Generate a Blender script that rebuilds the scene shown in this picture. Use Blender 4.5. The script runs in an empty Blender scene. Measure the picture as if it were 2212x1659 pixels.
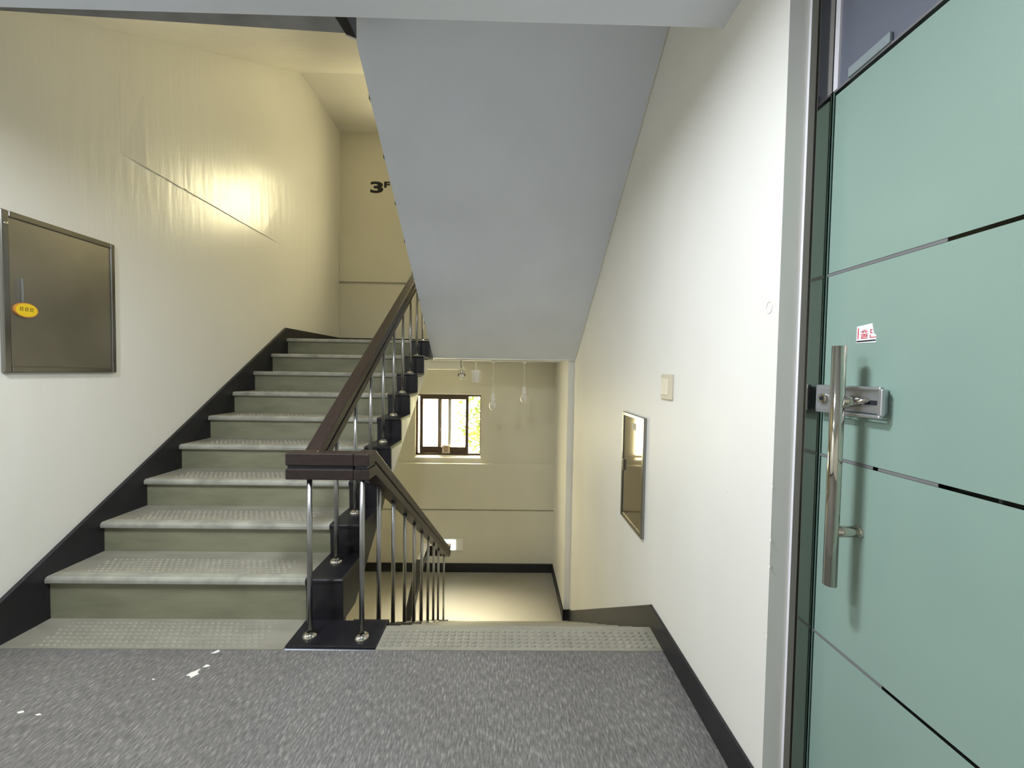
import bpy, bmesh, math, random
from mathutils import Vector, Matrix
random.seed(7)
scene = bpy.context.scene
COL = scene.collection
PI = math.pi

# ------------------------------------------------------------------ camera, world, exposure
F_PX, YAW, PITCH, ROLL, CAM_H = 820.0, 0.0147, -0.0309, 0.0153, 1.3442
cam_d = bpy.data.cameras.new('camera')
cam_d.sensor_fit = 'HORIZONTAL'; cam_d.sensor_width = 36.0
cam_d.lens = F_PX / 2212.0 * 36.0
cam_d.clip_start = 0.02
cam = bpy.data.objects.new('camera', cam_d); COL.objects.link(cam)
fw = Vector((math.sin(YAW) * math.cos(PITCH), math.cos(YAW) * math.cos(PITCH), math.sin(PITCH)))
rt = Vector((math.cos(YAW), -math.sin(YAW), 0.0)); up = rt.cross(fw)
r2 = math.cos(ROLL) * rt + math.sin(ROLL) * up
u2 = -math.sin(ROLL) * rt + math.cos(ROLL) * up
cam.matrix_world = Matrix(((r2.x, u2.x, -fw.x, 0.0), (r2.y, u2.y, -fw.y, 0.0), (r2.z, u2.z, -fw.z, CAM_H), (0, 0, 0, 1)))
scene.camera = cam

world = bpy.data.worlds.new('overcast_sky'); scene.world = world
world.use_nodes = True
bg = world.node_tree.nodes['Background']
wn = world.node_tree
bg.inputs[0].default_value = (1.0, 0.87, 0.54, 1.0)
# standard overcast sky: luminance (1 + 2 sin elevation) / 3 of the zenith, pale ground below the horizon
SKY_ZENITH, GROUND = 62.0, 0.35
w_tc = wn.nodes.new('ShaderNodeTexCoord'); w_sep = wn.nodes.new('ShaderNodeSeparateXYZ')
wn.links.new(w_tc.outputs['Generated'], w_sep.inputs[0])
w_ma = wn.nodes.new('ShaderNodeMath'); w_ma.operation = 'MULTIPLY_ADD'
wn.links.new(w_sep.outputs['Z'], w_ma.inputs[0]); w_ma.inputs[1].default_value = SKY_ZENITH * 2 / 3; w_ma.inputs[2].default_value = SKY_ZENITH / 3
w_mx = wn.nodes.new('ShaderNodeMath'); w_mx.operation = 'MAXIMUM'
wn.links.new(w_ma.outputs[0], w_mx.inputs[0]); w_mx.inputs[1].default_value = SKY_ZENITH * GROUND
wn.links.new(w_mx.outputs[0], bg.inputs[1])

LAMP_STRENGTH = 236.0
# sun behind thin cloud, facing the stair windows
sun_d = bpy.data.lights.new('hazy_sun', 'SUN'); sun_d.energy = 60.0; sun_d.angle = math.radians(36); sun_d.color = (1.0, 0.9, 0.68)
sun = bpy.data.objects.new('hazy_sun', sun_d); COL.objects.link(sun)
SUN_EL, SUN_AZ = math.radians(65), math.radians(-20)
sun_dir = Vector((math.sin(SUN_AZ) * math.cos(SUN_EL), math.cos(SUN_AZ) * math.cos(SUN_EL), math.sin(SUN_EL)))
sun.rotation_euler = sun_dir.to_track_quat('Z', 'Y').to_euler()
scene.view_settings.view_transform = 'Standard'
scene.view_settings.look = 'None'
scene.view_settings.exposure = 0.0
scene.view_settings.gamma = 1.0
scene.view_settings.use_curve_mapping = False
scene.cycles.max_bounces = 10
scene.cycles.diffuse_bounces = 6
scene.cycles.use_adaptive_sampling = True
scene.cycles.adaptive_threshold = 0.05
scene.cycles.sample_clamp_indirect = 6.0
scene.cycles.use_denoising = True

# daylight portals in the two stair windows (guide the sky sampling only)
def portal(z0, z1):
    L = bpy.data.lights.new('window_portal', 'AREA'); L.shape = 'RECTANGLE'
    L.size = 0.95; L.size_y = z1 - z0
    L.cycles.is_portal = True
    o = bpy.data.objects.new('window_portal', L); COL.objects.link(o)
    o.location = (-0.845, 5.67, (z0 + z1) / 2); o.rotation_euler = (-PI / 2, 0, 0)

# ------------------------------------------------------------------ dimensions
XL, XR, XR2, YB = -2.42, 0.7915, 0.7223, 5.56     # wall faces
XS = -2.396                                        # left end of the steps
T, R, R1, Y1 = 0.274, 0.18, 0.236, 1.983           # tread, riser, first riser, first nosing
SL = R / T
def yn(n): return Y1 + T * (n - 1)
def zn(n): return R1 + R * (n - 1)
ZH = zn(9)                                         # upper half landing
ZLOW = -1.611                                      # lower half landing
CEIL = 2.64
XW0, XW1, WZ0, WZ1 = -1.325, -0.37, 0.06, 1.005    # window opening
FLOOR2 = 3.22                                      # storey height
PORT = [portal(WZ0, WZ1), portal(WZ0 + FLOOR2, WZ1 + FLOOR2)]

# ------------------------------------------------------------------ materials
def lin(c): 
    return tuple((x / 255.0 / 12.92) if x / 255.0 <= 0.04045 else ((x / 255.0 + 0.055) / 1.055) ** 2.4 for x in c) + (1.0,)
def mat(name):
    m = bpy.data.materials.new(name); m.use_nodes = True
    nt = m.node_tree; b = nt.nodes['Principled BSDF']
    return m, nt, b
def node(nt, t, **kw):
    n = nt.nodes.new(t)
    for k, v in kw.items(): setattr(n, k, v)
    return n
def coords(nt, scale=(1, 1, 1), rot=(0, 0, 0)):
    tc = node(nt, 'ShaderNodeTexCoord'); mp = node(nt, 'ShaderNodeMapping')
    mp.inputs['Scale'].default_value = scale; mp.inputs['Rotation'].default_value = rot
    nt.links.new(tc.outputs['Object'], mp.inputs['Vector'])
    return mp.outputs[0]
def noise(nt, vec, scale, detail=4, rough=0.5):
    n = node(nt, 'ShaderNodeTexNoise'); n.inputs['Scale'].default_value = scale
    n.inputs['Detail'].default_value = detail; n.inputs['Roughness'].default_value = rough
    nt.links.new(vec, n.inputs['Vector']); return n.outputs['Fac']
def ramp(nt, fac, stops):
    r = node(nt, 'ShaderNodeValToRGB'); e = r.color_ramp.elements
    while len(e) < len(stops): e.new(0.5)
    for i, (p, c) in enumerate(stops): e[i].position = p; e[i].color = c
    nt.links.new(fac, r.inputs[0]); return r.outputs[0]
def bump(nt, b, h, strength, dist=0.01):
    n = node(nt, 'ShaderNodeBump'); n.inputs['Strength'].default_value = strength
    n.inputs['Distance'].default_value = dist
    nt.links.new(h, n.inputs['Height']); nt.links.new(n.outputs[0], b.inputs['Normal'])
def math_n(nt, op, a, bb):
    n = node(nt, 'ShaderNodeMath', operation=op)
    for i, v in enumerate((a, bb)):
        if hasattr(v, 'links'): nt.links.new(v, n.inputs[i])
        else: n.inputs[i].default_value = v
    return n.outputs[0]
def plain(name, c, rough=0.5, metal=0.0, spec=0.5, var=0.0, vscale=8.0):
    m, nt, b = mat(name)
    b.inputs['Base Color'].default_value = lin(c); b.inputs['Roughness'].default_value = rough
    b.inputs['Metallic'].default_value = metal; b.inputs['Specular IOR Level'].default_value = spec
    if var:
        f = noise(nt, coords(nt), vscale, 4)
        lo = tuple(max(0, x * (1 - var)) for x in c); hi = tuple(min(255, x * (1 + var)) for x in c)
        nt.links.new(ramp(nt, f, [(0.3, lin(lo)), (0.7, lin(hi))]), b.inputs['Base Color'])
    return m

def wall_paint(name, c, rough, streak=0.25, dirt=0.05, spec=0.5):
    m, nt, b = mat(name)
    f = noise(nt, coords(nt, (1, 1, 0.6)), 1.2, 3, 0.5)
    lo = tuple(x * (1 - dirt) for x in c)
    nt.links.new(ramp(nt, f, [(0.35, lin(lo)), (0.65, lin(c))]), b.inputs['Base Color'])
    s = noise(nt, coords(nt, (7, 7, 0.9)), 2.0, 3, 0.5)       # brushed vertical strokes
    g = noise(nt, coords(nt), 60.0, 3, 0.6)
    h = math_n(nt, 'ADD', s, math_n(nt, 'MULTIPLY', g, 0.03))
    bump(nt, b, h, streak, 0.03)
    b.inputs['Roughness'].default_value = rough
    b.inputs['Specular IOR Level'].default_value = spec
    return m
M = {}
M['wall'] = wall_paint('wall_enamel_paint', (234, 232, 225), 0.27, 0.10, 0.02, 0.7)
M['wallback'] = wall_paint('back_wall_paint', (222, 218, 202), 0.34, 0.05, 0.03, 0.42)
M['wallr'] = wall_paint('wall_satin_paint', (236, 235, 230), 0.52, 0.06, 0.03, 0.3)
M['ceil'] = wall_paint('ceiling_matt_paint', (224, 230, 243), 0.7, 0.05, 0.04)
M['reveal'] = wall_paint('reveal_plaster', (212, 209, 200), 0.6, 0.15, 0.08)
M['black'] = plain('black_gloss_paint', (30, 29, 33), 0.28, var=0.15, vscale=14)
M['blackskirt'] = plain('black_skirting_paint', (33, 32, 36), 0.42, var=0.18, vscale=6)
M['steel'] = plain('brushed_steel', (165, 165, 165), 0.3, 1.0)
M['chrome'] = plain('polished_chrome', (205, 200, 188), 0.08, 1.0)
M['mirror'] = plain('polished_stainless', (150, 148, 142), 0.14, 1.0)
M['panelsteel'] = plain('satin_stainless', (156, 152, 143), 0.36, 1.0, var=0.06, vscale=3)
M['panelframe'] = plain('stainless_frame', (150, 148, 143), 0.2, 1.0)
M['white'] = plain('white_plastic', (232, 230, 222), 0.4)
M['whitetrim'] = plain('white_sealant', (228, 226, 232), 0.5)
M['switch'] = plain('ivory_plastic', (206, 198, 178), 0.45)
M['switchkey'] = plain('ivory_switch_key', (226, 219, 202), 0.35)
M['grey'] = plain('grey_plastic', (120, 120, 122), 0.45)
M['brownframe'] = plain('brown_window_frame', (84, 68, 58), 0.4, var=0.1)
M['sill'] = plain('white_window_sill', (240, 236, 226), 0.5)
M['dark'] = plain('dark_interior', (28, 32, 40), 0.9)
M['letter'] = plain('black_lettering', (22, 22, 26), 0.6)
M['red'] = plain('red_print', (214, 40, 62), 0.6)
M['paper'] = plain('white_sticker', (238, 238, 240), 0.5)
M['cream_sticker'] = plain('cream_sticker', (225, 205, 180), 0.6)
M['brownink'] = plain('brown_ink', (120, 84, 66), 0.6)
M['yellow'] = plain('yellow_sticker', (232, 196, 34), 0.45)
M['orange'] = plain('orange_sticker_edge', (206, 140, 60), 0.5)
M['ink'] = plain('olive_ink', (110, 90, 20), 0.6)
M['zinc'] = plain('silver_lock_body', (196, 198, 204), 0.32, 0.85)
M['bark'] = plain('tree_bark', (70, 58, 44), 0.9, var=0.2)

def wood():
    m, nt, b = mat('dark_brown_handrail')
    f = noise(nt, coords(nt, (30, 2.5, 30)), 2.0, 4)
    nt.links.new(ramp(nt, f, [(0.3, lin((36, 27, 26))), (0.7, lin((50, 38, 36)))]), b.inputs['Base Color'])
    b.inputs['Roughness'].default_value = 0.38
    return m
M['wood'] = wood()

def vinyl():
    m, nt, b = mat('sage_vinyl_stair_cover')
    f = noise(nt, coords(nt, (1.2, 4, 4)), 3.0, 5, 0.6)
    w = noise(nt, coords(nt, (3.0, 14, 9)), 3.0, 6, 0.7)
    base = ramp(nt, f, [(0.3, lin((136, 133, 119))), (0.7, lin((155, 151, 138)))])
    wear = ramp(nt, w, [(0.60, (0, 0, 0, 1)), (0.76, (1, 1, 1, 1))])
    mx = node(nt, 'ShaderNodeMix', data_type='RGBA')
    nt.links.new(math_n(nt, 'MULTIPLY', wear, 0.55), mx.inputs['Factor'])
    nt.links.new(base, mx.inputs['A']); mx.inputs['B'].default_value = lin((186, 184, 172))
    nt.links.new(mx.outputs['Result'], b.inputs['Base Color'])
    b.inputs['Roughness'].default_value = 0.45
    bump(nt, b, noise(nt, coords(nt), 70, 3), 0.1, 0.004)
    return m
M['vinyl'] = vinyl()
def vinyl_plain():
    m, nt, b = mat('sage_vinyl_riser')
    f = noise(nt, coords(nt, (1.2, 4, 5)), 2.6, 5, 0.6)
    nt.links.new(ramp(nt, f, [(0.3, lin((120, 120, 98))), (0.7, lin((142, 141, 118)))]), b.inputs['Base Color'])
    b.inputs['Roughness'].default_value = 0.5
    return m
M['riser'] = vinyl_plain()
M['nosing'] = plain('worn_vinyl_nosing', (158, 158, 148), 0.4, var=0.12, vscale=9)
M['dots'] = plain('sage_vinyl_dots', (146, 143, 130), 0.45, var=0.08, vscale=7)

def carpet():
    m, nt, b = mat('charcoal_streaked_floor')
    s = noise(nt, coords(nt, (70, 16, 1), (0, 0, 0.12)), 2.0, 5, 0.65)
    l = noise(nt, coords(nt), 2.2, 4)
    a = ramp(nt, s, [(0.28, lin((80, 79, 78))), (0.52, lin((116, 114, 112))), (0.74, lin((168, 164, 159)))])
    mx = node(nt, 'ShaderNodeMix', data_type='RGBA', blend_type='MULTIPLY'); mx.inputs['Factor'].default_value = 1.0
    nt.links.new(a, mx.inputs['A'])
    nt.links.new(ramp(nt, l, [(0.3, (0.82, 0.81, 0.8, 1)), (0.7, (1, 1, 1, 1))]), mx.inputs['B'])
    nt.links.new(mx.outputs['Result'], b.inputs['Base Color'])
    b.inputs['Roughness'].default_value = 0.62
    bump(nt, b, s, 0.35, 0.006)
    return m
M['floor'] = carpet()
def low_floor():
    m, nt, b = mat('grey_green_landing_vinyl')
    s = noise(nt, coords(nt, (40, 40, 1)), 3.0, 3, 0.6)
    nt.links.new(ramp(nt, s, [(0.3, lin((150, 146, 134))), (0.7, lin((168, 163, 150)))]), b.inputs['Base Color'])
    b.inputs['Roughness'].default_value = 0.48; b.inputs['Specular IOR Level'].default_value = 1.0
    b.inputs['Coat Weight'].default_value = 1.0; b.inputs['Coat Roughness'].default_value = 0.45
    bump(nt, b, s, 0.12, 0.004)
    return m
M['lowfloor'] = low_floor()
def frosted():
    m, nt, b = mat('frosted_sea_green_film')
    b.inputs['Base Color'].default_value = lin((141, 166, 156))
    b.inputs['Roughness'].default_value = 0.32
    b.inputs['Coat Weight'].default_value = 0.35; b.inputs['Coat Roughness'].default_value = 0.12
    return m
M['frost'] = frosted()
def clear(name, tint, refl=1.0, rough=0.02):
    m, nt, b = mat(name); nt.nodes.remove(b)
    tr = node(nt, 'ShaderNodeBsdfTransparent'); tr.inputs[0].default_value = tint
    gl = node(nt, 'ShaderNodeBsdfGlossy'); gl.inputs['Roughness'].default_value = rough
    lw = node(nt, 'ShaderNodeLayerWeight'); lw.inputs['Blend'].default_value = 0.5      # Schlick, the same on both faces of the pane
    mx = node(nt, 'ShaderNodeMixShader')
    schlick = math_n(nt, 'ADD', math_n(nt, 'MULTIPLY', math_n(nt, 'POWER', lw.outputs['Facing'], 5.0), 0.9), 0.035)
    nt.links.new(math_n(nt, 'MULTIPLY', schlick, refl), mx.inputs[0])
    nt.links.new(tr.outputs[0], mx.inputs[1]); nt.links.new(gl.outputs[0], mx.inputs[2])
    nt.links.new(mx.outputs[0], nt.nodes['Material Output'].inputs['Surface'])
    return m
M['glass'] = clear('window_glass', (0.97, 0.98, 0.96, 1))
M['doorglass'] = clear('door_glass', (0.55, 0.68, 0.66, 1))
M['edgeglass'] = plain('green_glass_edge', (96, 122, 112), 0.2)
M['tint'] = plain('transom_reflection_grey', (106, 110, 124), 0.3)  # opaque grey-blue paints the ceiling's reflection onto the transom glass
M['clearplastic'] = plain('clear_plastic', (140, 150, 154), 0.15)
M['concrete'] = plain('grey_concrete', (138, 138, 143), 0.8, var=0.08)
M['bulbglass'] = plain('opal_bulb_glass', (226, 222, 210), 0.2)
def emit(name, c, s):
    m, nt, b = mat(name)
    b.inputs['Base Color'].default_value = lin(c)
    b.inputs['Emission Color'].default_value = lin(c); b.inputs['Emission Strength'].default_value = s
    return m
M['lampglow'] = emit('ceiling_lamp_diffuser', (238, 244, 250), LAMP_STRENGTH)
M['emglow'] = emit('stair_light_lens', (225, 250, 245), 3.0)
M['leaf'] = plain('sunlit_leaf', (58, 78, 8), 0.7, var=0.3, vscale=9)

# ------------------------------------------------------------------ mesh helpers
class MB:
    def __init__(s): s.v = []; s.f = []; s.sm = []
    def add(s, vs, fs, smooth=False):
        o = len(s.v); s.v += [tuple(v) for v in vs]
        for f in fs: s.f.append(tuple(i + o for i in f)); s.sm.append(smooth)
        return s
    def box(s, x0, x1, y0, y1, z0, z1):
        return s.add([(x0, y0, z0), (x1, y0, z0), (x1, y1, z0), (x0, y1, z0), (x0, y0, z1), (x1, y0, z1), (x1, y1, z1), (x0, y1, z1)],
                     [(0, 3, 2, 1), (4, 5, 6, 7), (0, 1, 5, 4), (1, 2, 6, 5), (2, 3, 7, 6), (3, 0, 4, 7)])
    def prism(s, pts, axis, a, b):
        # pts: polygon in the two other axes (in axis order), extruded a..b along axis
        def P(p, c):
            l = list(p); l.insert(axis, c); return tuple(l)
        n = len(pts)
        vs = [P(p, a) for p in pts] + [P(p, b) for p in pts]
        fs = [tuple(range(n)), tuple(range(2 * n - 1, n - 1, -1))]
        fs += [(i, i + n, (i + 1) % n + n, (i + 1) % n) for i in range(n)]
        return s.add(vs, fs)
    def cyl(s, p, q, r, n=16, r2=None, caps=True):
        p = Vector(p); q = Vector(q); r2 = r if r2 is None else r2
        d = (q - p).normalized(); a = d.orthogonal().normalized(); b = d.cross(a)
        vs = []
        for c, rr in ((p, r), (q, r2)):
            for i in range(n):
                t = 2 * PI * i / n; vs.append(c + a * math.cos(t) * rr + b * math.sin(t) * rr)
        o = len(s.v)
        s.add(vs, [(i, (i + 1) % n, n + (i + 1) % n, n + i) for i in range(n)], True)
        if caps: s.add([], []); s.f += [tuple(o + i for i in range(n - 1, -1, -1)), tuple(o + n + i for i in range(n))]; s.sm += [False, False]
        return s
    def lathe(s, c, prof, n=20, axis=2):
        # prof: (radius, height)
        c = Vector(c); vs = []
        for r, h in prof:
            for i in range(n):
                t = 2 * PI * i / n; l = [math.cos(t) * r, math.sin(t) * r]; l.insert(axis, h)
                vs.append(c + Vector(l))
        fs = []
        for k in range(len(prof) - 1):
            for i in range(n):
                fs.append((k * n + i, k * n + (i + 1) % n, (k + 1) * n + (i + 1) % n, (k + 1) * n + i))
        return s.add(vs, fs, True)
    def tube(s, pts, r, n=8):
        for a, b in zip(pts, pts[1:]): s.cyl(a, b, r, n)
        return s
    def mesh(s, name):
        me = bpy.data.meshes.new(name); me.from_pydata(s.v, [], s.f); me.update()
        me.polygons.foreach_set('use_smooth', s.sm)
        bm = bmesh.new(); bm.from_mesh(me); bmesh.ops.recalc_face_normals(bm, faces=bm.faces); bm.to_mesh(me); bm.free()
        return me
    def build(s, name, m, parent=None, bevel=0.0, seg=2):
        return obj(name, s.mesh(name), m, parent, bevel=bevel, seg=seg)

def world_loc(o):
    v = Vector((0, 0, 0))
    while o is not None: v += o.location; o = o.parent
    return v
def obj(name, me, m, parent=None, loc=(0, 0, 0), bevel=0.0, seg=2):
    o = bpy.data.objects.new(name, me); COL.objects.link(o)
    if m is not None and not me.materials: me.materials.append(M[m])
    o.location = loc
    if parent is not None:
        o.location = Vector(loc) - world_loc(parent); o.parent = parent
    if bevel:
        b = o.modifiers.new('bevel', 'BEVEL'); b.width = bevel; b.segments = seg; b.limit_method = 'ANGLE'; b.angle_limit = 0.6
    return o
def tag(o, label=None, cat=None, group=None, kind=None):
    if label: o['label'] = label
    if cat: o['category'] = cat
    if group: o['group'] = group
    if kind: o['kind'] = kind
    return o
def thing(name, loc, label, cat, group=None, kind=None):
    o = bpy.data.objects.new(name, None); COL.objects.link(o); o.location = loc; o.empty_display_size = 0.05
    return tag(o, label, cat, group, kind)
def struct(name, mb, m, label, cat, bevel=0.0):
    return tag(mb.build(name, m, None, bevel), label, cat, kind='structure')

# ------------------------------------------------------------------ large structure
YBK = -1.7            # wall behind the camera
ZT, ZBOT = 7.6, -3.6
WT = 0.25
XD = 0.895            # door plane
DY1, DY0, DTOP = 1.060, 0.13, 2.13

floor = struct('floor', MB().box(XL, XD + 0.02, YBK, 1.79, -0.2, 0.0), 'floor',
               'dark grey streaked landing floor in front of the stairs', 'floor')
MB().box(XL, XD, 1.785, 1.95, -0.2, -0.006).build('landing_slab_edge', 'ceil', floor)
# chips of white paint lying flat on the floor
def splat(cx, cy, rs, name='paint_chip'):
    n = len(rs); me = MB().prism([(cx + r * math.cos(2 * PI * i / n), cy + r * math.sin(2 * PI * i / n)) for i, r in enumerate(rs)], 2, 0.0, 0.0015)
    return me.build(name, 'white', floor)
splat(-1.352, 1.645, [.022, .012, .03, .016, .02, .028, .014, .024, .018])
splat(-1.33, 1.69, [.014, .006, .012, .016, .007])
splat(-1.355, 1.778, [.016, .012, .006, .02, .012])
splat(-1.50, 1.615, [.006, .004, .006, .005])
splat(-2.03, 1.505, [.03, .012, .008, .034, .014, .009])
splat(-1.86, 1.455, [.014, .008, .015, .006])
splat(-1.78, 1.445, [.012, .005, .013, .004])

MB_ = MB().box(XL - WT, XL, YBK, YB + WT, ZBOT, ZT)
wall_left = struct('wall_left', MB_, 'wall', 'cream enamel-painted left wall climbing beside the stairs', 'wall')
# plaster face below the formwork seam stands slightly proud and thins out downwards
seam = [(2.44, 2.669), (2.6, 2.667), (2.75, 2.668), (2.88, 2.664), (2.905, 2.671), (2.93, 2.665), (3.2, 2.666), (3.5, 2.663), (3.8, 2.665), (4.15, 2.663)]
mb = MB()
n = len(seam)
vs = [(XL + (0.0003 if i in (0, n - 1) else 0.009), y, z) for i, (y, z) in enumerate(seam)] + [(XL + 0.0004, y, z + 0.5) for y, z in seam] + [(XL - 0.01, y, z) for y, z in seam]
fs = [(i, i + 1, n + i + 1, n + i) for i in range(n - 1)] + [(2 * n + i, 2 * n + i + 1, i + 1, i) for i in range(n - 1)]
fs += [(0, n, 2 * n), (n - 1, 3 * n - 1, 2 * n - 1)]
mb.add(vs, fs); mb.build('plaster_seam', 'wall', wall_left)

YP = 4.45             # from here the right wall steps in slightly
mb = MB()
mb.box(XR, XR + WT, 1.102, YB + WT, ZBOT, ZT)
wall_right = struct('wall_right', mb, 'wallr', 'white enamel-painted right wall between glass door and stairwell', 'wall')
MB().box(XR + 0.001, 0.851, 1.103, 1.35, -0.02, CEIL + .4).build('door_reveal', 'reveal', wall_right)
struct('wall_right_rear', MB().box(XR2, XR + 0.01, YP, YB, ZLOW, 1.494), 'wallr', 'cream wall pier beside the lower half landing at right', 'wall')
mb = MB()
mb.box(XR, XR + WT, YBK, 0.02, -0.2, CEIL + 0.3)
wall_right_near = tag(mb.build('wall_door_side', 'wall'), 'white wall on the near side of the glass door', 'wall', kind='structure')
# faint ring of old adhesive and small chips near the wall's outer corner
mb = MB()
for k in range(14):
    a = 2 * PI * k / 14; b_ = 2 * PI * (k + 1) / 14
    mb.cyl((XR, 1.143 + .013 * math.cos(a), 1.552 + .018 * math.sin(a)), (XR, 1.143 + .013 * math.cos(b_), 1.552 + .018 * math.sin(b_)), .0018, 5)
mb.build('adhesive_ring', 'white', wall_right)
for (yy, zz) in ((1.104, 1.02), (1.103, 0.86), (1.103, .78), (1.104, .57), (1.15, .95), (1.33, 0.93), (1.42, .70), (1.40, .83)):
    MB().lathe((XR, yy, zz), [(0.006, -.001), (.004, .0012), (0.0005, .002)], 6, 0).build('paint_chip', 'white', wall_right)

struct('wall_front', MB().box(XL - WT, 2.4, YBK - WT, YBK, -0.2, CEIL + .4), 'wall', 'cream wall behind the viewer closing the landing', 'wall')
ceiling = struct('ceiling', MB().box(XL, XR + WT, YBK, 1.448, CEIL, CEIL + 0.14), 'ceil', 'pale grey flat ceiling over the landing ending at the stairwell', 'ceiling', 0.004)

# back wall with two window openings
def back_wall():
    mb = MB()
    y0, y1 = YB, YB + 0.09
    z = ZBOT
    for k in (0, 1):
        a, b = WZ0 + k * FLOOR2, WZ1 + k * FLOOR2
        mb.box(XL, XR + .02, y0, y1, z, a)
        mb.box(XL, XW0, y0, y1, a, b); mb.box(XW1, XR + .02, y0, y1, a, b)
        z = b
    mb.box(XL, XR + .02, y0, y1, z, ZT)
    return mb
wall_back = struct('wall_back', back_wall(), 'wallback', 'cream back wall of the stairwell with raised bands and window', 'wall')
for (z0, z1, pr) in ((-0.675, 0.0, .05), (ZLOW, -0.70, .028), (2.607, 3.267, .05), (ZH, 2.585, .028)):
    MB().box(XL, XR + .01, YB - pr, YB + .01, z0, z1).build('raised_band', 'wallback', wall_back, 0.006)
# stairwell enclosure above and below
struct('wall_upper', MB().box(XL, XR + WT, 1.30, 1.44, CEIL + .02, ZT), 'wall', 'cream stairwell wall above the landing ceiling', 'wall')
struct('wall_lower', MB().box(XL, XR + WT, 1.55, 1.785, ZBOT, -0.2), 'wall', 'cream stairwell wall below the landing slab', 'wall')
struct('floor_lower_storey', MB().box(XL, XR + .02, 1.7, YB, ZBOT - .2, -3.40), 'lowfloor', 'grey floor of the storey below', 'floor')
struct('ceiling_stair_top', MB().box(XL - WT, XR + WT, 1.3, YB + WT, ZT, ZT + .1), 'ceil', 'top closing of the stairwell', 'ceiling')

# half landings
half_up = struct('floor_half_landing_upper', MB().box(XL, XR, 4.37, YB, 1.502, ZH), 'lowfloor',
                 'upper half landing slab at the top of the rising flight', 'floor')
MB().box(XL, XR, 4.369, YB, 1.494, 1.503).build('soffit', 'ceil', half_up)
half_low = struct('floor_half_landing_lower', MB().box(XL, XR, 4.14, YB, ZLOW - .16, ZLOW), 'lowfloor',
                  'pale grey vinyl half landing below the descending flight', 'floor')
struct('ceiling_half_landing', MB().box(XL, XR, 4.46, YB, 4.742, 4.95), 'wall', 'cream ceiling above the upper half landing', 'ceiling')

# ------------------------------------------------------------------ staircases
def dots_mesh(w, d, nx, ny, stagger, rw=0.0125, rd=0.0085, h=0.0032):
    mb = MB()
    for j in range(ny):
        for i in range(nx):
            x = (i + 0.5 + (stagger * j) % 1.0) * w / (nx + 1) ; y = (j + 0.5) * d / ny
            if stagger and (x < 0.10 * w or x > 0.9 * w): continue
            n = 8; vs = []
            for k, (sc, hh) in enumerate(((1.0, 0.0), (0.72, h))):
                for q in range(n):
                    t = 2 * PI * (q + .5) / n
                    vs.append((x + rw * sc * math.cos(t), y + rd * sc * math.sin(t) + (rd * .0), hh))
            fs = [(q, (q + 1) % n, n + (q + 1) % n, n + q) for q in range(n)] + [tuple(range(n, 2 * n))]
            mb.add(vs, fs)
    return mb.mesh('tactile_dots')
def nose_prof(y0, y1, z, th=0.036):
    return [(y0 + .004, z - th), (y0, z - th + .006), (y0, z - .014), (y0 + .004, z - .005), (y0 + .013, z), (y1, z), (y1, z - th)]

CAPX0, CAPX1 = -1.045, -0.850
st = thing('staircase', (-1.7, 2.0, 0), 'sage green flight rising from the landing with black outer edge', 'staircase')
top = [(2.03, -0.01)]
for k in range(1, 9):
    top += [(yn(k) + .03, zn(k) - .03), (yn(k + 1) + .03, zn(k) - .03)]
top += [(yn(9) + .03, ZH - .03), (4.369, ZH - .03), (4.369, 1.5)]
top += [(4.369 - (1.5 + .01) / SL, -0.01)]
MB().prism(top, 0, XL + .002, -0.868).build('stair_slab', 'wall', st)
w = CAPX0 - XS
dm_tread = dots_mesh(w, 0.15, 40, 6, 0.5, 0.0105, 0.008)
dm_strip = dots_mesh(w, 0.19, 40, 7, 0.5, 0.0115, 0.009)
for k in range(1, 10):
    y1 = yn(k + 1) + .034 if k < 9 else 4.40
    t_ = MB().prism(nose_prof(yn(k), y1, zn(k)), 0, XS - .02, CAPX0).build('tread', 'vinyl', st)
    MB().prism([(yn(k) - .0015, zn(k) - .028), (yn(k) - .0015, zn(k) - .013), (yn(k) + .003, zn(k) - .0035), (yn(k) + .012, zn(k) + .0012),
                (yn(k) + .05, zn(k) + .0012), (yn(k) + .05, zn(k) - .002), (yn(k) + .012, zn(k) - .006)], 0, XS + .002, CAPX0 - .002).build('nosing', 'nosing', t_)
    if k < 9:
        o = obj('tactile_dots', dm_tread, 'dots', t_, (XS, yn(k) + 0.062, zn(k))); o['kind'] = 'stuff'
    MB().box(XS - .02, CAPX0, yn(k) + .024, yn(k) + .036, zn(k - 1) if k > 1 else 0.0, zn(k) - .034).build('riser', 'riser', st)
    # black painted edge: riser plate and tread plate
    zb = zn(k - 1) if k > 1 else 0.0
    z = zn(k) + .004
    y2 = yn(k + 1) + .03 if k < 9 else 4.40
    c = MB().prism([(yn(k) + .012, zb), (yn(k) + .006, z - .02), (yn(k) - .004, z - .018), (yn(k) - .004, z - .006), (yn(k) + .004, z), (y2, z), (y2, z - .026),
                    (yn(k) + .034, z - .026), (yn(k) + .034, zb)], 0, CAPX0, CAPX1).build('edge_cap', 'black', st, 0.003)
# black skirt on the outer side of the lowest steps
prof = [(2.02, 0.0)]
for k in range(1, 4):
    prof += [(yn(k) + .02, zn(k) - .01), (yn(k + 1) + .02, zn(k) - .01)]
prof += [(yn(4) + .02, zn(3) - .06), (2.16, 0.0)]
MB().prism(prof, 0, -0.870, -0.853).build('side_skirt', 'black', st)
MB().box(-1.03, -0.845, 4.19, 4.37, 1.47, ZH + .006).build('landing_edge_block', 'black', st, 0.006)
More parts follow.
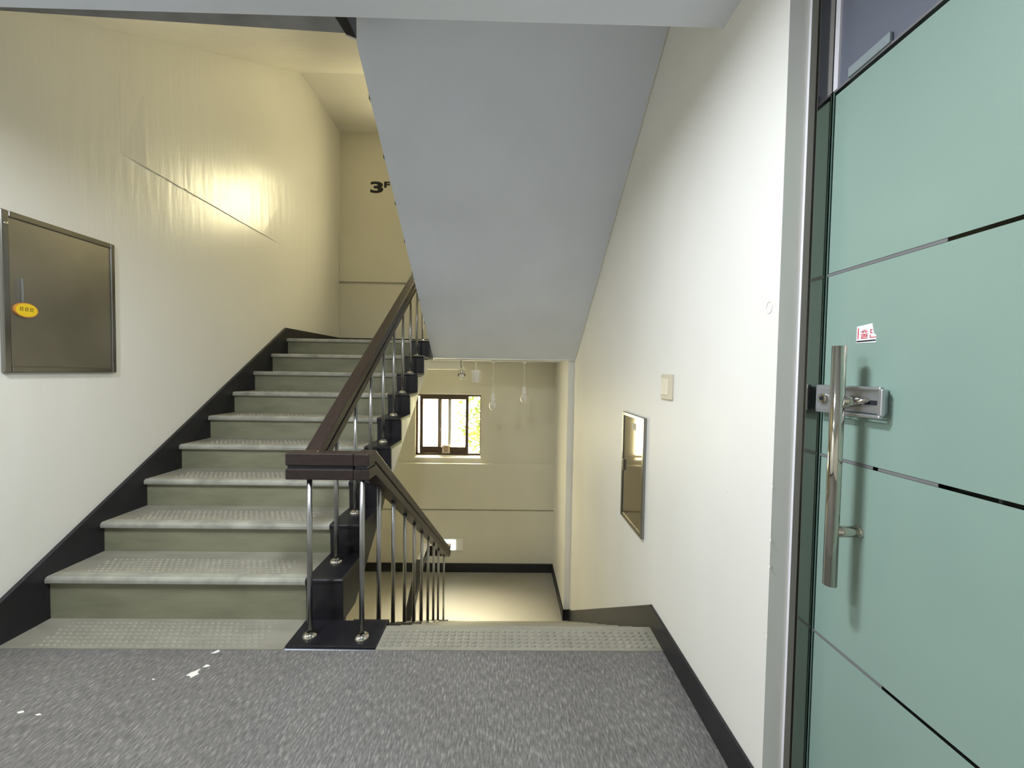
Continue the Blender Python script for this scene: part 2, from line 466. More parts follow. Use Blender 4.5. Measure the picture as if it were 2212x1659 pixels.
# vinyl strip on the floor in front of the first riser
s_ = MB().box(XS - .02, -1.05, 1.79, 2.012, -0.02, 0.004).build('floor_strip', 'vinyl', st)
o = obj('tactile_dots', dm_strip, 'dots', s_, (XS, 1.80, 0.004)); o['kind'] = 'stuff'

# descending flight
XD0, XD1 = -0.61, 0.779
Yd = lambda m: 1.975 + T * m
RD = -ZLOW / 9.0
sd = thing('staircase', (0.1, 1.98, 0), 'sage green flight going down between railing and right wall', 'staircase')
dm_down = dots_mesh(XD1 - XD0, 0.125, 37, 5, 0.0, 0.0150, 0.0105, 0.006)
for m_ in range(0, 9):
    y0 = 1.79 if m_ == 0 else Yd(m_ - 1) - .03
    z = -RD * m_
    pr = [(2 * 0 + y, zz) for y, zz in [(y0, z - .036), (y0, z), (Yd(m_) - .013, z), (Yd(m_) - .004, z - .005), (Yd(m_), z - .014), (Yd(m_), z - .03), (Yd(m_) - .004, z - .036)]]
    if m_ == 0: pr = [(y, zz + .004) for y, zz in pr]
    t_ = MB().prism(pr, 0, XD0, XD1 + .01).build('tread', 'vinyl', sd)
    MB().box(XD0, XD1 + .01, Yd(m_) - .036, Yd(m_) - .024, z - RD, z - .034).build('riser', 'riser', sd)
    if m_ == 0:
        o = obj('tactile_dots', dm_down, 'dots', t_, (XD0 + .01, 1.805, 0.004)); o['kind'] = 'stuff'
    MB().prism([(y0, z - .03), (y0, z + .006), (Yd(m_) - .004, z + .006), (Yd(m_) + .004, z), (Yd(m_) + .004, z - .012), (Yd(m_) - .008, z - RD), (Yd(m_) - .03, z - RD), (Yd(m_) - .03, z - .03)],
               0, -0.80, XD0).build('edge_cap', 'black', sd, 0.003) if m_ > 0 else \
    MB().box(-0.80, XD0, 1.996, Yd(0) + .035, -RD, .006).build('edge_cap', 'black', sd)
prof = []
for m_ in range(0, 9):
    prof += [(Yd(m_) - .035, -RD * m_ - .035), (Yd(m_) - .035, -RD * (m_ + 1) - .035)]
prof += [(4.16, ZLOW - .2), (3.95, ZLOW - .2), (1.90, -0.36), (1.80, -.05)]
MB().prism(prof, 0, -0.80, XR - .002).build('stair_slab', 'wall', sd)
# black newel plinth shared by both flights
MB().prism([(-1.048, 1.803), (-0.6125, 1.797), (-0.6125, 1.994), (-0.845, 1.994), (-0.845, 2.02), (-1.048, 2.02)], 2, -0.004, 0.012).build('newel_plinth', 'black', st, 0.004)

# flight overhead on the right (its soffit), rising towards the viewer
so = thing('staircase', (0.0, 4.3, 1.5), 'grey painted underside of the flight overhead on the right', 'staircase')
def oz(y): return 1.5 + SL * (4.369 - y)
xl0, xl1 = -0.80, -0.845           # near and far left edge
ynear = 1.88
mb = MB()
pf = [(4.369, 1.5)]
prof_bottom = [(ynear, oz(ynear)), (4.369, 1.5)]
steps = []
for k in range(9):
    steps += [(4.175 - T * k, ZH + R * k), (4.175 - T * k, ZH + R * (k + 1) - .03)]
steps += [(ynear, ZH + R * 9 - .03)]
poly = [(4.369, 1.5), (4.369, ZH)] + steps + [(ynear, oz(ynear))]
vs = []; 
def xe(y): return xl0 + (xl1 - xl0) * (y - ynear) / (4.369 - ynear)
n = len(poly)
vs = [(xe(y), y, z) for y, z in poly] + [(XR - .002, y, z) for y, z in poly]
fs = [tuple(range(n)), tuple(range(2 * n - 1, n - 1, -1))] + [(i, i + n, (i + 1) % n + n, (i + 1) % n) for i in range(n)]
mb.add(vs, fs); mb.build('stair_soffit', 'ceil', so)
for k in range(9):
    yk = 4.175 - T * k; zk = ZH + R * (k + 1)
    MB().box(-0.61, XR - .002, yk - T - .01, yk + .02, zk - .032, zk).build('tread', 'vinyl', so)
    MB().box(xe(yk) - .006, -0.61, yk - T - .01, yk + .02, zk - .03, zk + .004).build('edge_cap', 'black', so, 0.003)
MB().prism([(4.35, oz(4.35) - .006), (4.35, oz(4.35) + .004), (1.95, oz(1.95) + .004), (1.95, oz(1.95) - .006)], 0, XR - .006, XR - .0022).build('soffit_joint', 'white', so)
# upper storey floor slab above the rising flight and its black edge
up_slab = struct('floor_upper_storey', MB().add(
    [(XL, 1.44, 2.97), (-0.76, 1.44, 2.97), (-0.76, 1.900, 2.97), (XL, 1.828, 2.97), (XL, 1.44, 3.34), (-0.76, 1.44, 3.34), (-0.76, 1.900, 3.34), (XL, 1.828, 3.34)],
    [(0, 3, 2, 1), (4, 5, 6, 7), (0, 1, 5, 4), (1, 2, 6, 5), (2, 3, 7, 6), (3, 0, 4, 7)]), 'concrete', 'dark edge of the upper storey slab just behind the landing ceiling', 'floor')
MB().prism([(-0.812, 1.80), (-0.757, 1.80), (-0.757, 1.915), (-0.80, 1.893)], 2, 2.962, 3.2).build('edge_block', 'black', up_slab)
MB().prism([(-0.80, 1.893), (-0.757, 1.915), (-0.757, 1.927), (-0.80, 1.905)], 2, 2.956, 3.2).build('edge_bead', 'white', up_slab)
MB().box(-0.76, XR, 1.44, 1.88, 3.10, 3.35).build('slab_right', 'ceil', up_slab)

# flight overhead on the left, rising away
su = thing('staircase', (-1.7, 1.95, 3.05), 'cream underside of the flight overhead on the left', 'staircase')
def uz(y): return 3.309 + (4.717 - 3.309) / (4.46 - 2.29) * (y - 2.29)
poly = [(1.84, uz(1.84)), (4.47, uz(4.47))]
poly = poly + [(4.47, 4.95)] + [(1.84, 3.34)]
MB().prism(poly, 0, XL + .002, -0.87).build('stair_soffit', 'wall', su)
for k in range(9):
    MB().box(XL + .002, -0.87, 1.97 + T * k, 1.97 + T * (k + 1) + .02, 3.35 + R * k, 3.35 + R * (k + 1)).build('tread', 'riser', su)
# next flight overhead on the right keeps the shaft closed
sr = thing('staircase', (0, 4.3, 4.85), 'underside of the topmost flight high in the stairwell', 'staircase')
MB().prism([(4.46, 4.80), (4.46, 5.0), (1.442, 7.1), (1.442, 6.9)], 0, -0.82, XR - .002).build('stair_soffit', 'ceil', sr)

# flight below on the left, going down towards the viewer
sb = thing('staircase', (-1.7, 4.1, ZLOW), 'shadowed flight continuing down below the rising stairs', 'staircase')
for k in range(1, 9):
    MB().box(XS - .02, -0.86, 4.175 - T * k - .02, 4.175 - T * (k - 1), ZLOW - R * k - .036, ZLOW - R * k).build('tread', 'vinyl', sb)
    MB().box(XS - .02, -0.86, 4.175 - T * (k - 1) - .0, 4.175 - T * (k - 1) + .012, ZLOW - R * k, ZLOW - R * (k - 1) - .03).build('riser', 'riser', sb)
MB().prism([(4.2, ZLOW - .1), (4.2, ZLOW - .35), (2.0, ZLOW - .35 - R * 8), (2.0, ZLOW - .06 - R * 8)], 0, XL + .002, -0.87).build('stair_slab', 'wall', sb)

# ------------------------------------------------------------------ skirtings
mb = MB().prism([(Y1 - .20, 0.0), (Y1 - .20, .19), (4.172, 1.79), (YB, ZH + .125), (YB, ZH - .2), (4.2, ZH - .2), (2.25, 0.0)], 0, XL, XS)
baseboard_left = struct('baseboard_left', mb, 'blackskirt', 'black skirting following the rising stairs along the left wall', 'skirting', 0.002)
struct('baseboard_left_near', MB().box(XL, XS, YBK, Y1 - .20, 0, .12), 'blackskirt', 'black skirting along the landing at the left wall', 'skirting')
struct('baseboard_back_upper', MB().box(XL, XR, YB - .05, YB - .026, ZH, ZH + .125), 'blackskirt', 'black skirting at the back of the upper half landing', 'skirting')
struct('baseboard_back', MB().box(XL, XR2, YB - .048, YB - .026, ZLOW, ZLOW + .127), 'blackskirt', 'black skirting at the back of the lower half landing', 'skirting')
struct('baseboard_right', MB().box(XD1, XR, 1.102, 1.972, 0.0, .122), 'blackskirt', 'black skirting along the landing at the right wall', 'skirting', 0.002)
zz = lambda y: 0.122 - RD / T * (y - 1.968)
mb = MB().prism([(1.968, -.3), (1.968, .122), (4.28, zz(4.28) - .0), (YP - .014, ZLOW + .14), (YP - .014, ZLOW - .05), (4.1, ZLOW - .2)], 0, XD1, XR)
struct('baseboard_right_stair', mb, 'blackskirt', 'black skirting dropping with the descending stairs at the right wall', 'skirting')
struct('baseboard_right_lower', MB().box(XR2 - .014, XR2 + .01, YP - .014, YB, ZLOW, ZLOW + .127).box(XR2, XR, YP - .014, YP, ZLOW, ZLOW + .127), 'blackskirt', 'black skirting along the lower half landing at the right wall', 'skirting')

# ------------------------------------------------------------------ railing
rail = thing('stair_railing', (-0.83, 1.88, 0.0), 'dark brown twin-bar handrail on steel balusters around the landing newel', 'railing')
HB = [(0.0, -0.061), (-0.077, -0.130)]       # upper and lower bar: (top, bottom) below rail top
ZR = 0.936
def sweep(path, x0, x1, dz0, dz1):
    """bar following (y,z) path, x0..x1 wide, between z+dz1 and z+dz0"""
    up_ = [(y, z + dz0) for y, z in path]; lo = [(y, z + dz1) for y, z in reversed(path)]
    return MB().prism(up_ + lo, 0, x0, x1)
SU = 0.672
up_path = [(1.872, ZR), (1.90, ZR + .004), (4.36, ZR + .004 + SU * (4.36 - 1.90)), (4.47, ZR + .03 + SU * (4.36 - 1.90))]
dn_path = [(1.842, ZR), (1.945, ZR), (4.55, ZR - 0.657 * (4.55 - 1.945)), (4.60, ZR - 0.657 * (4.55 - 1.945) - .02)]
for (a, b), nm in zip(HB, ('handrail_upper_bar', 'handrail_lower_bar')):
    sweep(up_path, -1.003, -0.928, a, b).build('handrail', 'wood', rail, 0.005)
    sweep(dn_path, -0.738, -0.663, a, b).build('handrail', 'wood', rail, 0.005)
    MB().box(-1.068, -0.739, 1.842, 1.917, ZR + b, ZR + a).build('newel_rail', 'wood', rail, 0.005)
    MB().box(-1.003, -0.663, 4.40, 4.475, up_path[-1][1] + b, up_path[-1][1] + a).build('newel_rail', 'wood', rail, 0.005)
# dark filler between the two bars
MB().box(-1.06, -0.742, 1.850, 1.909, ZR - .079, ZR - .059).build('spacer', 'black', rail)
sweep(up_path, -0.995, -0.936, -.059, -.079).build('spacer', 'black', rail)
sweep(dn_path, -0.730, -0.671, -.059, -.079).build('spacer', 'black', rail)
foot = MB().lathe((0, 0, 0), [(0.036, 0.0), (0.036, 0.004), (0.031, 0.011), (0.022, 0.018), (0.0142, 0.022)], 20).mesh('foot_flange')
bal_cache = {}
def baluster(x, y, z0, z1, parent):
    z0 += 0.0008
    h = round(z1 - z0, 3)
    if h not in bal_cache: bal_cache[h] = MB().cyl((0, 0, 0), (0, 0, h), 0.0125, 14).mesh('baluster')
    o = obj('baluster', bal_cache[h], 'steel', parent, (x, y, z0))
    obj('foot_flange', foot, 'chrome', o, (x, y, z0))
def zup(y): return ZR + .004 + SU * (y - 1.90) - .129
def zdn(y): return ZR - .657 * (y - 1.945) - .129
baluster(-0.965, 1.874, 0.012, ZR - .128, rail)
baluster(-0.702, 1.862, 0.012, ZR - .128, rail)
for k in range(1, 10):
    y = yn(k) + .185
    baluster(-0.965, y, zn(k) + .004, zup(y) + .004, rail)
for m_ in range(1, 10):
    y = Yd(m_) - .137 if m_ < 9 else 4.39
    z = -RD * m_ if m_ < 9 else ZLOW
    baluster(-0.702, y, z + (.006 if m_ < 9 else 0), zdn(y) + .004, rail)

rail2 = thing('stair_railing', (-0.95, 4.5, ZLOW), 'dark handrail dropping out of sight below the lower half landing', 'railing')
lz = dn_path[-1][1]
p2 = [(4.60, lz), (4.30, lz - .02), (2.3, lz - .02 - SL * 2.0)]
for (a, b) in HB:
    sweep(p2, -1.003, -0.928, a, b).build('handrail', 'black', rail2, 0.004)
    MB().box(-1.003, -0.663, 4.602, 4.672, lz + b, lz + a).build('newel_rail', 'wood', rail2, 0.004)
for k in range(0, 7):
    y = 4.40 - T * k; zt = lz - .02 - SL * max(0, 4.30 - y) - .12; zb = ZLOW - R * k
    baluster(-0.965, y - .05, zb, zt - (.033 if k else 0), rail2)

# ------------------------------------------------------------------ glass door
door = thing('door_1', (XD, 0.6, 0), 'frosted sea-green glass door with clear stripes in a polished steel frame', 'door', kind='structure')
fr = MB().prism([(0.851, 1.1035), (0.851, 1.0715), (0.853, 1.0715), (0.853, 1.066), (1.02, 1.066), (1.02, 1.12), (0.86, 1.12)], 2, -.02, CEIL + .3).build('frame_post', 'mirror', door)
MB().box(0.8495, 0.852, 1.0945, 1.1035, -.02, CEIL).build('sealant_bead', 'whitetrim', fr)
MB().box(0.8497, 0.8520, 1.0715, 1.0945, -.02, CEIL).build('frame_lip', 'panelframe', fr)
MB().box(0.851, 1.02, 0.02, 0.10, -.02, CEIL + .3).build('frame_post', 'mirror', door)
leaf = MB().box(XD + .001, XD + .011, DY0, DY1, 0.012, DTOP).build('leaf', 'doorglass', door)
cuts = [0.02, 0.615, 1.124, 1.628, DTOP - .012]
for i in range(4):
    a = cuts[i] + (0.0045 if i else 0); b = cuts[i + 1] - (0.0045 if i < 3 else 0)
    MB().box(XD, XD + .0012, DY0 + .004, DY1 - .004, a, b).build('frosted_panel', 'frost', leaf)
MB().box(XD - .0008, XD + .012, DY1, DY1 + .0035, .012, DTOP).build('edge_strip', 'edgeglass', leaf)
# grey pieces filling part of the clear stripes
for (z, ya, yb) in ((0.615, 0.86, DY1), (1.124, 0.765, 0.892), (1.124, .905, DY1), (1.628, 0.77, DY1)):
    MB().box(XD + .0002, XD + .001, ya, yb, z - .0035, z + .0035).build('stripe_piece', 'grey', leaf)
# transom above
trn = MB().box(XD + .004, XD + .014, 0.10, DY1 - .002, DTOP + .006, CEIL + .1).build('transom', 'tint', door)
MB().box(XD - .002, XD + .016, DY1 - .010, DY1 + .004, DTOP + .004, CEIL + .1).build('edge_strip', 'whitetrim', trn)
MB().box(XD - .006, XD + .003, 0.905, 1.015, DTOP + .004, DTOP + .030).build('clear_stop', 'clearplastic', trn, 0.002)
MB().box(XD - .001, XD + .012, 0.10, DY1, DTOP - .001, DTOP + .005).build('seal', 'grey', trn)
# long pull handle
hx, hy = XD - .068, 0.935
hd = MB().cyl((hx, hy, 0.818), (hx, hy, 1.422), 0.0148, 24).build('pull_handle', 'chrome', door)
for z in (0.955, 1.285):
    MB().cyl((hx, hy, z), (XD, hy, z), 0.0138, 18).build('standoff', 'chrome', hd)
    MB().lathe((XD, hy, z), [(0.0, -.010), (.013, -.010), (.0155, -.004), (.0155, 0.0)], 18, 0).build('rosette', 'chrome', hd)
# patch lock
lk = MB()
lkx0, lkx1 = XD - .024, XD
lk.box(lkx0 + .006, lkx1, 0.872, 1.050, 1.258, 1.318)
lock = lk.build('patch_lock', 'zinc', door, 0.004)
MB().box(lkx0 - .003, lkx0 + .008, 0.868, 1.052, 1.247, 1.256).build('lock_rib', 'zinc', lock, 0.003)
MB().box(lkx0 - .003, lkx0 + .008, 0.868, 1.052, 1.314, 1.323).build('lock_rib', 'zinc', lock, 0.003)
MB().box(lkx0 - .004, lkx0 + .008, 0.985, 1.052, 1.252, 1.318).build('lock_face', 'zinc', lock, 0.004)
MB().box(lkx0 - .002, lkx0 + .008, 0.864, 0.876, 1.254, 1.318).build('lock_end', 'zinc', lock, 0.003)
MB().cyl((lkx0 - .012, 1.022, 1.286), (lkx0 + .01, 1.022, 1.286), 0.014, 20, 0.016).build('key_cylinder', 'chrome', lock, 0.002)
MB().cyl((lkx0 - .0128, 1.022, 1.286), (lkx0 - .0118, 1.022, 1.286), 0.006, 12).build('keyhole', 'dark', lock)
MB().cyl((lkx0 + .002, 0.975, 1.272), (lkx0 + .0, 0.90, 1.291), 0.008, 12, 0.006).build('bolt_lever', 'chrome', lock)
MB().box(lkx0 + .0045, lkx0 + .007, 0.884, 0.915, 1.279, 1.290).build('slot', 'dark', lock, 0.001)

# ------------------------------------------------------------------ text helper
def text_mesh(s, size, name, offset=0.0, w=None, h=None):
    c = bpy.data.curves.new(name, 'FONT'); c.body = s; c.size = size; c.offset = offset
    o = bpy.data.objects.new(name, c); COL.objects.link(o)
    dg = bpy.context.evaluated_depsgraph_get(); dg.update()
    me = bpy.data.meshes.new_from_object(o.evaluated_get(dg))
    bpy.data.objects.remove(o); bpy.data.curves.remove(c)
    xs = [v.co.x for v in me.vertices]; ys = [v.co.y for v in me.vertices]
    x0, y0 = (min(xs), min(ys)) if xs else (0, 0)
    kx = w / (max(xs) - x0); ky = h / (max(ys) - y0)
    for v in me.vertices: v.co.x = (v.co.x - x0) * kx; v.co.y = (v.co.y - y0) * ky
    me.name = name
    return me
def place_text(me, matname, parent, origin, ux, uy, name):
    """origin: lower-left corner; ux, uy: world directions of the writing"""
    ux = Vector(ux); uy = Vector(uy); o_ = Vector(origin)
    for v in me.vertices: v.co = o_ + ux * v.co.x + uy * v.co.y
    return obj(name, me, matname, parent)

# torn sticker on the door with red writing
stk = MB().prism([(0.962, 1.432), (0.910, 1.430), (0.910, 1.448), (0.916, 1.452), (0.921, 1.478), (0.962, 1.474)], 0, XD - .0012, XD + .0005).build('torn_sticker', 'paper', door)
MB().box(XD - .0016, XD - .001, 0.911, 0.961, 1.434, 1.4375).build('print_line', 'letter', stk)
def strokes(mb, segs, oy, oz, s, wd):
    # segs in glyph space (x right, y up, 0..1); viewed from -X, right is -Y
    for (x0, y0, x1, y1) in segs:
        mb.box(XD - .0018, XD - .0011, oy - s * max(x0, x1) - wd, oy - s * min(x0, x1) + wd, oz + s * min(y0, y1) - wd, oz + s * max(y0, y1) + wd)
mb = MB()
strokes(mb, [(.05, .0, .05, 1.0)], .9585, 1.4425, .026, .0010)
strokes(mb, [(.30, 1.02, .70, 1.02), (.08, .84, .92, .84), (.50, .84, .20, .84), (.30, .72, .32, .76), (.68, .72, .70, .76), (.06, .52, .94, .52), (.50, .52, .50, .40),
             (.15, .36, .85, .36), (.85, .36, .85, .20), (.15, .20, .85, .20), (.15, .20, .15, .02), (.15, .02, .88, .02)], .9505, 1.4425, .020, .0008)
strokes(mb, [(.10, .60, .10, 1.0), (.10, 1.0, .28, 1.0), (.10, .60, .30, .60), (.05, .36, .05, .05), (.05, .05, .75, .05)], .926, 1.4425, .020, .0008)
mb.build('red_writing', 'red', stk)

# dark room behind the door
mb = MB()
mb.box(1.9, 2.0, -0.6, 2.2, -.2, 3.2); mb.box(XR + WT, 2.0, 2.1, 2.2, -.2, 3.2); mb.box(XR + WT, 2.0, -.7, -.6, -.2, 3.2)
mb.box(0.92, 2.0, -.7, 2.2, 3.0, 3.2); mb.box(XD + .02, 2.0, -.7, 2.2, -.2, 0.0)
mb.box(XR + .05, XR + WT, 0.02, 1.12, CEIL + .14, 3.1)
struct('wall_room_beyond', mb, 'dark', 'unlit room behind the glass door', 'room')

# ------------------------------------------------------------------ windows
def window(name, dz, label, xa=0.0, xb=0.0):
    w = thing(name, (-0.85, YB, WZ0 + dz), label, 'window', kind='structure')
    a, b = WZ0 + dz, WZ1 + dz
    y0, y1 = YB + .035, YB + .088
    t = .030
    for (x0, x1, z0, z1) in ((XW0, XW0 + t, a, b), (XW1 - .014, XW1, a, b), (XW0, XW1, b - .03, b), (XW0, XW1, a + .045, a + .075)):
        MB().box(x0, x1, y0, y1, z0, z1).build('window_frame', 'brownframe', w, 0.003)
    MB().prism([(YB - .008, a - .012), (YB - .008, a + .016), (YB + .036, a + .047), (y1, a + .047), (y1, a - .012)], 0, XW0 - .012, XW1 + .012).build('window_sill', 'sill', w)
    MB().box(XW0 - .012, XW1 + .012, YB - .006, YB + .02, b, b + .012).build('window_head_trim', 'sill', w, 0.002)
    def sash(x0, x1, yy, nm, bl, br, top=.048, bot=.095):
        s = MB()
        z0, z1 = a + .07, b - .028
        s.box(x0, x0 + bl, yy, yy + .020, z0, z1); s.box(x1 - br, x1, yy, yy + .020, z0, z1)
        s.box(x0 + bl, x1 - br, yy, yy + .020, z0, z0 + bot); s.box(x0 + bl, x1 - br, yy, yy + .020, z1 - top, z1)
        o = s.build('sash', 'brownframe', w, 0.003)
        MB().box(x0 + bl - .004, x1 - br + .004, yy + .007, yy + .012, z0 + bot - .004, z1 - top + .004).build('pane', 'glass', o)
        return o
    s1 = sash(-1.275 + xa, -0.955 + xa, YB + .064, 's', .046, .028)
    s2 = sash(-1.003 + xb, -0.552 + xb, YB + .041, 's', .028, .044)
    MB().cyl((-0.975 + xb, YB + .036, a + .42), (-0.975 + xb, YB + .046, a + .42), .012, 10).build('latch', 'grey', s2)
    if not xa: MB().box(-0.86, -0.815, YB + .086, YB + .092, a + .08, b - .03).build('outer_stile', 'grey', w)
    if not xa: MB().box(-0.555, XW1 - .012, YB + .072, YB + .077, a + .07, b - .03).build('pane', 'glass', w)
    return w
win = window('window_1', 0.0, 'brown framed sliding window in the back wall above the lower landing')
window('window_2', FLOOR2, 'brown framed sliding window of the upper half landing', 0.0, 0.0)
sg = thing('notice_sign', (-0.88, YB + .04, .12), 'small square cream notice on the bottom rail of the window', 'sign')
MB().box(-0.937, -0.823, YB + .030, YB + .0445, .132, .252).build('plate', 'cream_sticker', sg, 0.002)
mb = MB()
cx, cz = -0.88, .205
pts = [(cx + .026 * math.cos(t), YB + .029, cz + .028 * math.sin(t)) for t in [i * PI / 6 for i in range(13)]]
mb.tube(pts, .004, 6); mb.tube([(cx - .026, YB + .029, .150), (cx + .006, YB + .029, .18), (cx + .03, YB + .029, .150)], .004, 6); mb.tube([(cx - .012, YB + .029, .2), (cx + .012, YB + .029, .225)], .003, 6)
mb.build('symbol', 'brownink', sg)

# ------------------------------------------------------------------ objects on the walls
# left distribution-box door
pl = thing('utility_hatch', (XL, 2.11, 1.305), 'large dull stainless wall hatch with a yellow oval tag at the left edge', 'hatch')
y0, y1, z0, z1 = 1.851, 2.375, 1.305, 2.084
fwid = .030
px = XL + .020
for (a, b, c, d) in ((y0, y0 + fwid, z0, z1), (y1 - fwid * .8, y1, z0, z1), (y0 + fwid, y1 - fwid * .8, z0, z0 + fwid), (y0 + fwid, y1 - fwid * .8, z1 - fwid, z1)):
    MB().box(XL, px, a, b, c, d).build('frame_bar', 'panelframe', pl, 0.005, 3)
hdoor = MB().box(XL, px - .006, y0 + fwid, y1 - fwid * .8, z0 + fwid, z1 - fwid).build('hatch_door', 'panelsteel', pl, 0.002)
MB().box(px - .006, px + .006, 1.921, 1.929, 1.655, 1.770).build('pull', 'steel', hdoor, 0.002)
MB().lathe((px, y0 + .018, 2.02), [(0.010, 0.0), (.010, .002), (.006, .005), (0, .006)], 12, 0).build('screw', 'chrome', pl)
oval = lambda ry, rz, cy, cz, xa, xb: MB().prism([(cy + ry * math.cos(2 * PI * i / 28), cz + rz * math.sin(2 * PI * i / 28)) for i in range(28)], 0, xa, xb)
tg = oval(.047, .036, 1.938, 1.616, px - .006, px + .0025).build('oval_tag', 'orange', hdoor)
oval(.043, .032, 1.938, 1.616, px + .0024, px + .0032).build('tag_face', 'yellow', tg)
mb = MB()
for k in range(3):
    cy = 1.918 + .020 * k
    mb.box(px + .003, px + .0038, cy - .006, cy + .006, 1.626, 1.629); mb.box(px + .003, px + .0038, cy - .007, cy + .007, 1.612, 1.615)
    mb.box(px + .003, px + .0038, cy - .006, cy - .003, 1.615, 1.626); mb.box(px + .003, px + .0038, cy + .003, cy + .006, 1.618, 1.626)
mb.build('tag_writing', 'ink', tg)

# right hatch
pr_ = thing('utility_hatch', (XR, 2.3, .405), 'narrow-looking polished stainless hatch low on the right wall below the switch', 'hatch')
y0, y1, z0, z1 = 2.108, 2.502, .408, 1.098
qx = XR - .018; fwid = .024
for (a, b, c, d) in ((y0, y0 + fwid, z0, z1), (y1 - fwid, y1, z0, z1), (y0 + fwid, y1 - fwid, z0, z0 + fwid), (y0 + fwid, y1 - fwid, z1 - fwid, z1)):
    MB().box(qx, XR, a, b, c, d).build('frame_bar', 'panelframe', pr_, 0.004, 3)
M['hatchmirror'] = plain('mirror_stainless', (168, 160, 146), 0.06, 1.0)
hd2 = MB().box(qx + .006, XR, y0 + fwid, y1 - fwid, z0 + fwid, z1 - fwid).build('hatch_door', 'hatchmirror', pr_, 0.001)
MB().box(qx - .006, qx + .007, 2.452, 2.464, .715, .79).build('pull', 'chrome', hd2, 0.003)
MB().box(qx + .005, qx + .0065, 2.255, 2.315, 1.005, 1.045).build('name_plate', 'grey', hd2)

# light switch
sw = thing('light_switch', (XR, 1.85, 1.222), 'white rocker light switch on the right wall above the hatch', 'switch')
MB().box(XR - .009, XR, 1.785, 1.915, 1.222, 1.346).build('plate', 'switch', sw, 0.004)
MB().box(XR - .013, XR - .004, 1.825, 1.862, 1.244, 1.326).build('rocker', 'switchkey', sw, 0.003)
MB().box(XR - .013, XR - .004, 1.866, 1.903, 1.244, 1.326).build('rocker', 'switchkey', sw, 0.003)

# floor number painted on the back wall
num = thing('floor_number', (-1.85, YB, 3.88), 'black floor number 3F painted high on the back wall', 'lettering')
t3 = text_mesh('3', 0.2, 'digit', 0.008, 0.185, 0.165)
place_text(t3, 'letter', num, (-1.995, YB - .0015, 3.884), (1, 0, 0), (0, 0, 1), 'digit')
tf = text_mesh('F', 0.1, 'letter', 0.005, 0.085, 0.088)
place_text(tf, 'letter', num, (-1.797, YB - .0015, 3.962), (1, 0, 0), (0, 0, 1), 'letter')

# stair light on the lower back wall
em = thing('stair_light', (-.79, YB, -1.3), 'lit white stair light low on the back wall beside the rail end', 'light')
yb = YB - .028
MB().box(-0.985, -0.597, yb - .022, yb, -1.292, -1.107).build('body', 'white', em, 0.006)
MB().box(-0.905, -0.712, yb - .034, yb - .021, -1.275, -1.128).build('lens', 'emglow', em, 0.005)

# track with spots and bare bulbs under the half-landing soffit
YT = 4.62
tr = thing('track_rail', (-0.35, YT, 1.494), 'thin white lighting track under the half landing soffit', 'track')
MB().box(-0.93, 0.55, YT - .016, YT + .016, 1.478, 1.494).build('rail', 'white', tr, 0.003)
MB().box(-0.94, -0.93, YT - .018, YT + .018, 1.476, 1.494).build('end_cap', 'white', tr)
sp = thing('track_spotlight', (-.545, YT, 1.478), 'chrome spotlight hanging at the left end of the ceiling track', 'lamp')
MB().cyl((-.555, YT, 1.478), (-.55, YT, 1.385), .010, 10).build('stem', 'steel', sp)
MB().cyl((-.548, YT + .02, 1.39), (-.540, YT - .045, 1.30), .034, 18, .046).build('shade', 'chrome', sp)
MB().lathe((-.538, YT - .055, 1.285), [(0.001, -.034), (.02, -.028), (.033, -.01), (.034, .008), (.02, .03)], 16).build('bulb', 'bulbglass', sp)
sp2 = thing('track_spotlight', (-.375, YT, 1.478), 'white cylinder spotlight on the ceiling track beside the chrome one', 'lamp')
MB().cyl((-.38, YT, 1.478), (-.375, YT, 1.37), .008, 10).build('stem', 'white', sp2)
MB().lathe((-.372, YT, 1.215), [(0.001, .004), (.040, .004), (.047, 0), (.050, .004), (.050, .136), (.044, .146), (.001, .15)], 22).build('shade', 'white', sp2)
MB().tube([(-.43, YT, 1.36), (-.435, YT, 1.31)], .005, 6).build('yoke', 'white', sp2)
MB().tube([(-.315, YT, 1.36), (-.31, YT, 1.31)], .005, 6).build('yoke', 'white', sp2)
def bulb(x, ztop, zb, label, kink):
    b = thing('pendant_bulb', (x, YT, zb), label, 'lamp', 'bare bulbs under the half landing')
    MB().lathe((x, YT, 1.455), [(0.001, -.006), (.018, -.004), (.022, .012), (.022, .024)], 14).build('ceiling_rose', 'white', b)
    pts = [(x, YT, 1.452)] + ([(x + .004, YT, 1.30), (x - .016, YT, 1.275), (x - .006, YT, 1.25), (x + .002, YT, 1.28), (x, YT, 1.23)] if kink else []) + [(x, YT, ztop)]
    MB().tube(pts, .0035, 6).build('cord', 'white', b)
    MB().lathe((x, YT, zb), [(0.001, .17), (.016, .168), (.021, .15), (.021, .105), (.024, .10), (.026, .088), (.024, .078)], 16).build('socket', 'white', b)
    MB().lathe((x, YT, zb), [(.021, .08), (.026, .07), (.038, .055), (.045, .035), (.046, .015), (.040, -.008), (.028, -.024), (.014, -.032), (.001, -.034)], 20).build('bulb', 'bulbglass', b)
bulb(-.160, 1.09, .915, 'bare white bulb hanging lower on a knotted cord near the window', True)
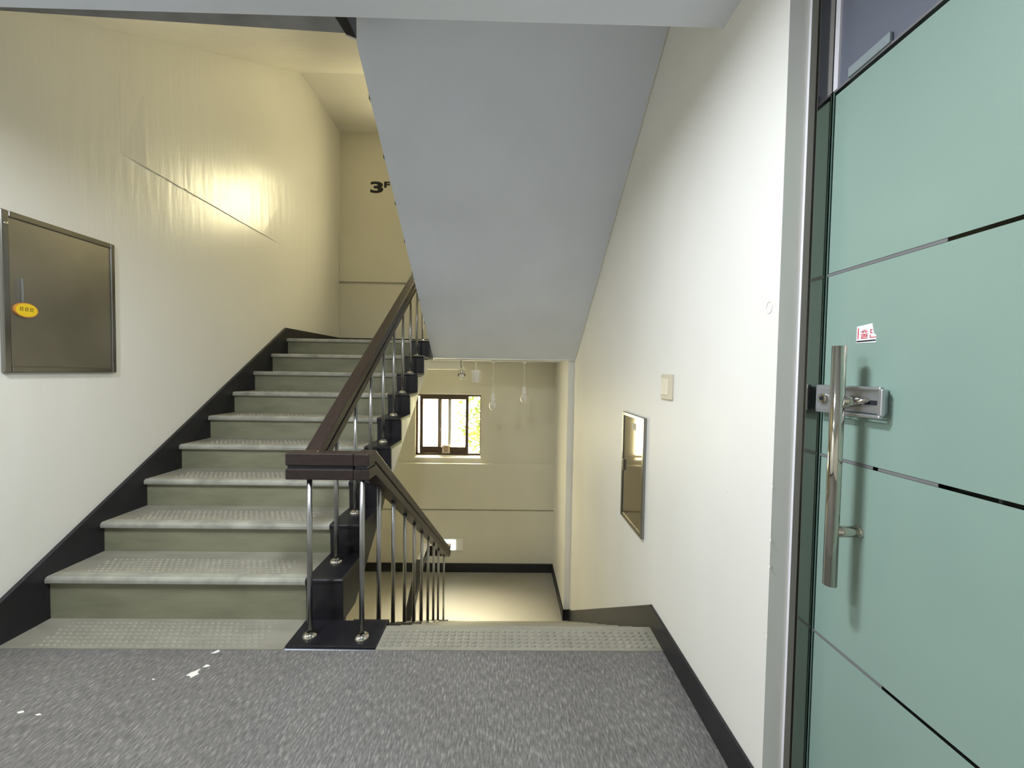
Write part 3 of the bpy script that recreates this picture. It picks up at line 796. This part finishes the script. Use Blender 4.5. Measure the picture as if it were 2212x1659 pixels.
bulb(.217, 1.18, 1.005, 'bare white bulb hanging higher on a straight cord near the right wall', False)
# boxed ledge under the soffit
struct('trim_1', MB().box(-1.6, -.60, 4.93, 5.2, 1.368, 1.494), 'wall', 'cream boxed ledge under the soffit left of the lamps', 'ledge', 0.004)

# ------------------------------------------------------------------ ceiling lamp above the landing
def ceiling_lamp(x, y, label):
    lp = thing('ceiling_lamp', (x, y, CEIL), label, 'lamp', 'round ceiling lamps of the landing')
    MB().lathe((x, y, CEIL), [(0.001, 0), (.155, 0), (.155, -.050), (.141, -.050), (.139, -.040)], 28).build('base', 'white', lp)
    MB().lathe((x, y, CEIL), [(.140, -.041), (.10, -.043), (.05, -.044), (.001, -.044)], 14).build('diffuser', 'lampglow', lp)
ceiling_lamp(-.42, .93, 'round white ceiling lamp over the landing beside the stairwell edge')
ceiling_lamp(-1.65, .60, 'added unseen fill lamp over the left part of the landing')  # added out of view to even out the light on the landing

# ------------------------------------------------------------------ tree outside the window
tree = thing('tree', (-0.35, 8.0, -3.6), 'bright green leafy tree outside the window', 'tree')
MB().cyl((-0.30, 8.05, -3.6), (-0.28, 8.0, -.6), .07, 10, .045).cyl((-0.28, 8.0, -.6), (-.42, 7.9, .9), .045, 8, .015).build('trunk', 'bark', tree)
mb = MB()
for i in range(1500):
    u = random.gauss(0, 1); v = random.gauss(0, 1); q = random.gauss(0, 1)
    c = Vector((-0.33 + .27 * u, 7.95 + .3 * v, .15 + .62 * q))
    if c.x < -1.05: continue
    L = random.uniform(.05, .09); W_ = L * .45
    d = Vector((random.gauss(0, 1), random.gauss(0, 1), random.gauss(0, .7))).normalized(); a = d.orthogonal().normalized()
    a = Matrix.Rotation(random.uniform(0, 6.28), 3, d) @ a
    nrm = d.cross(a) * .008
    mb.add([c - d * L, c - d * .1 * L + a * W_ + nrm, c + d * L, c - d * .1 * L - a * W_ + nrm], [(0, 1, 2), (0, 2, 3)])
fo = mb.build('foliage', 'leaf', tree); fo['kind'] = 'stuff'
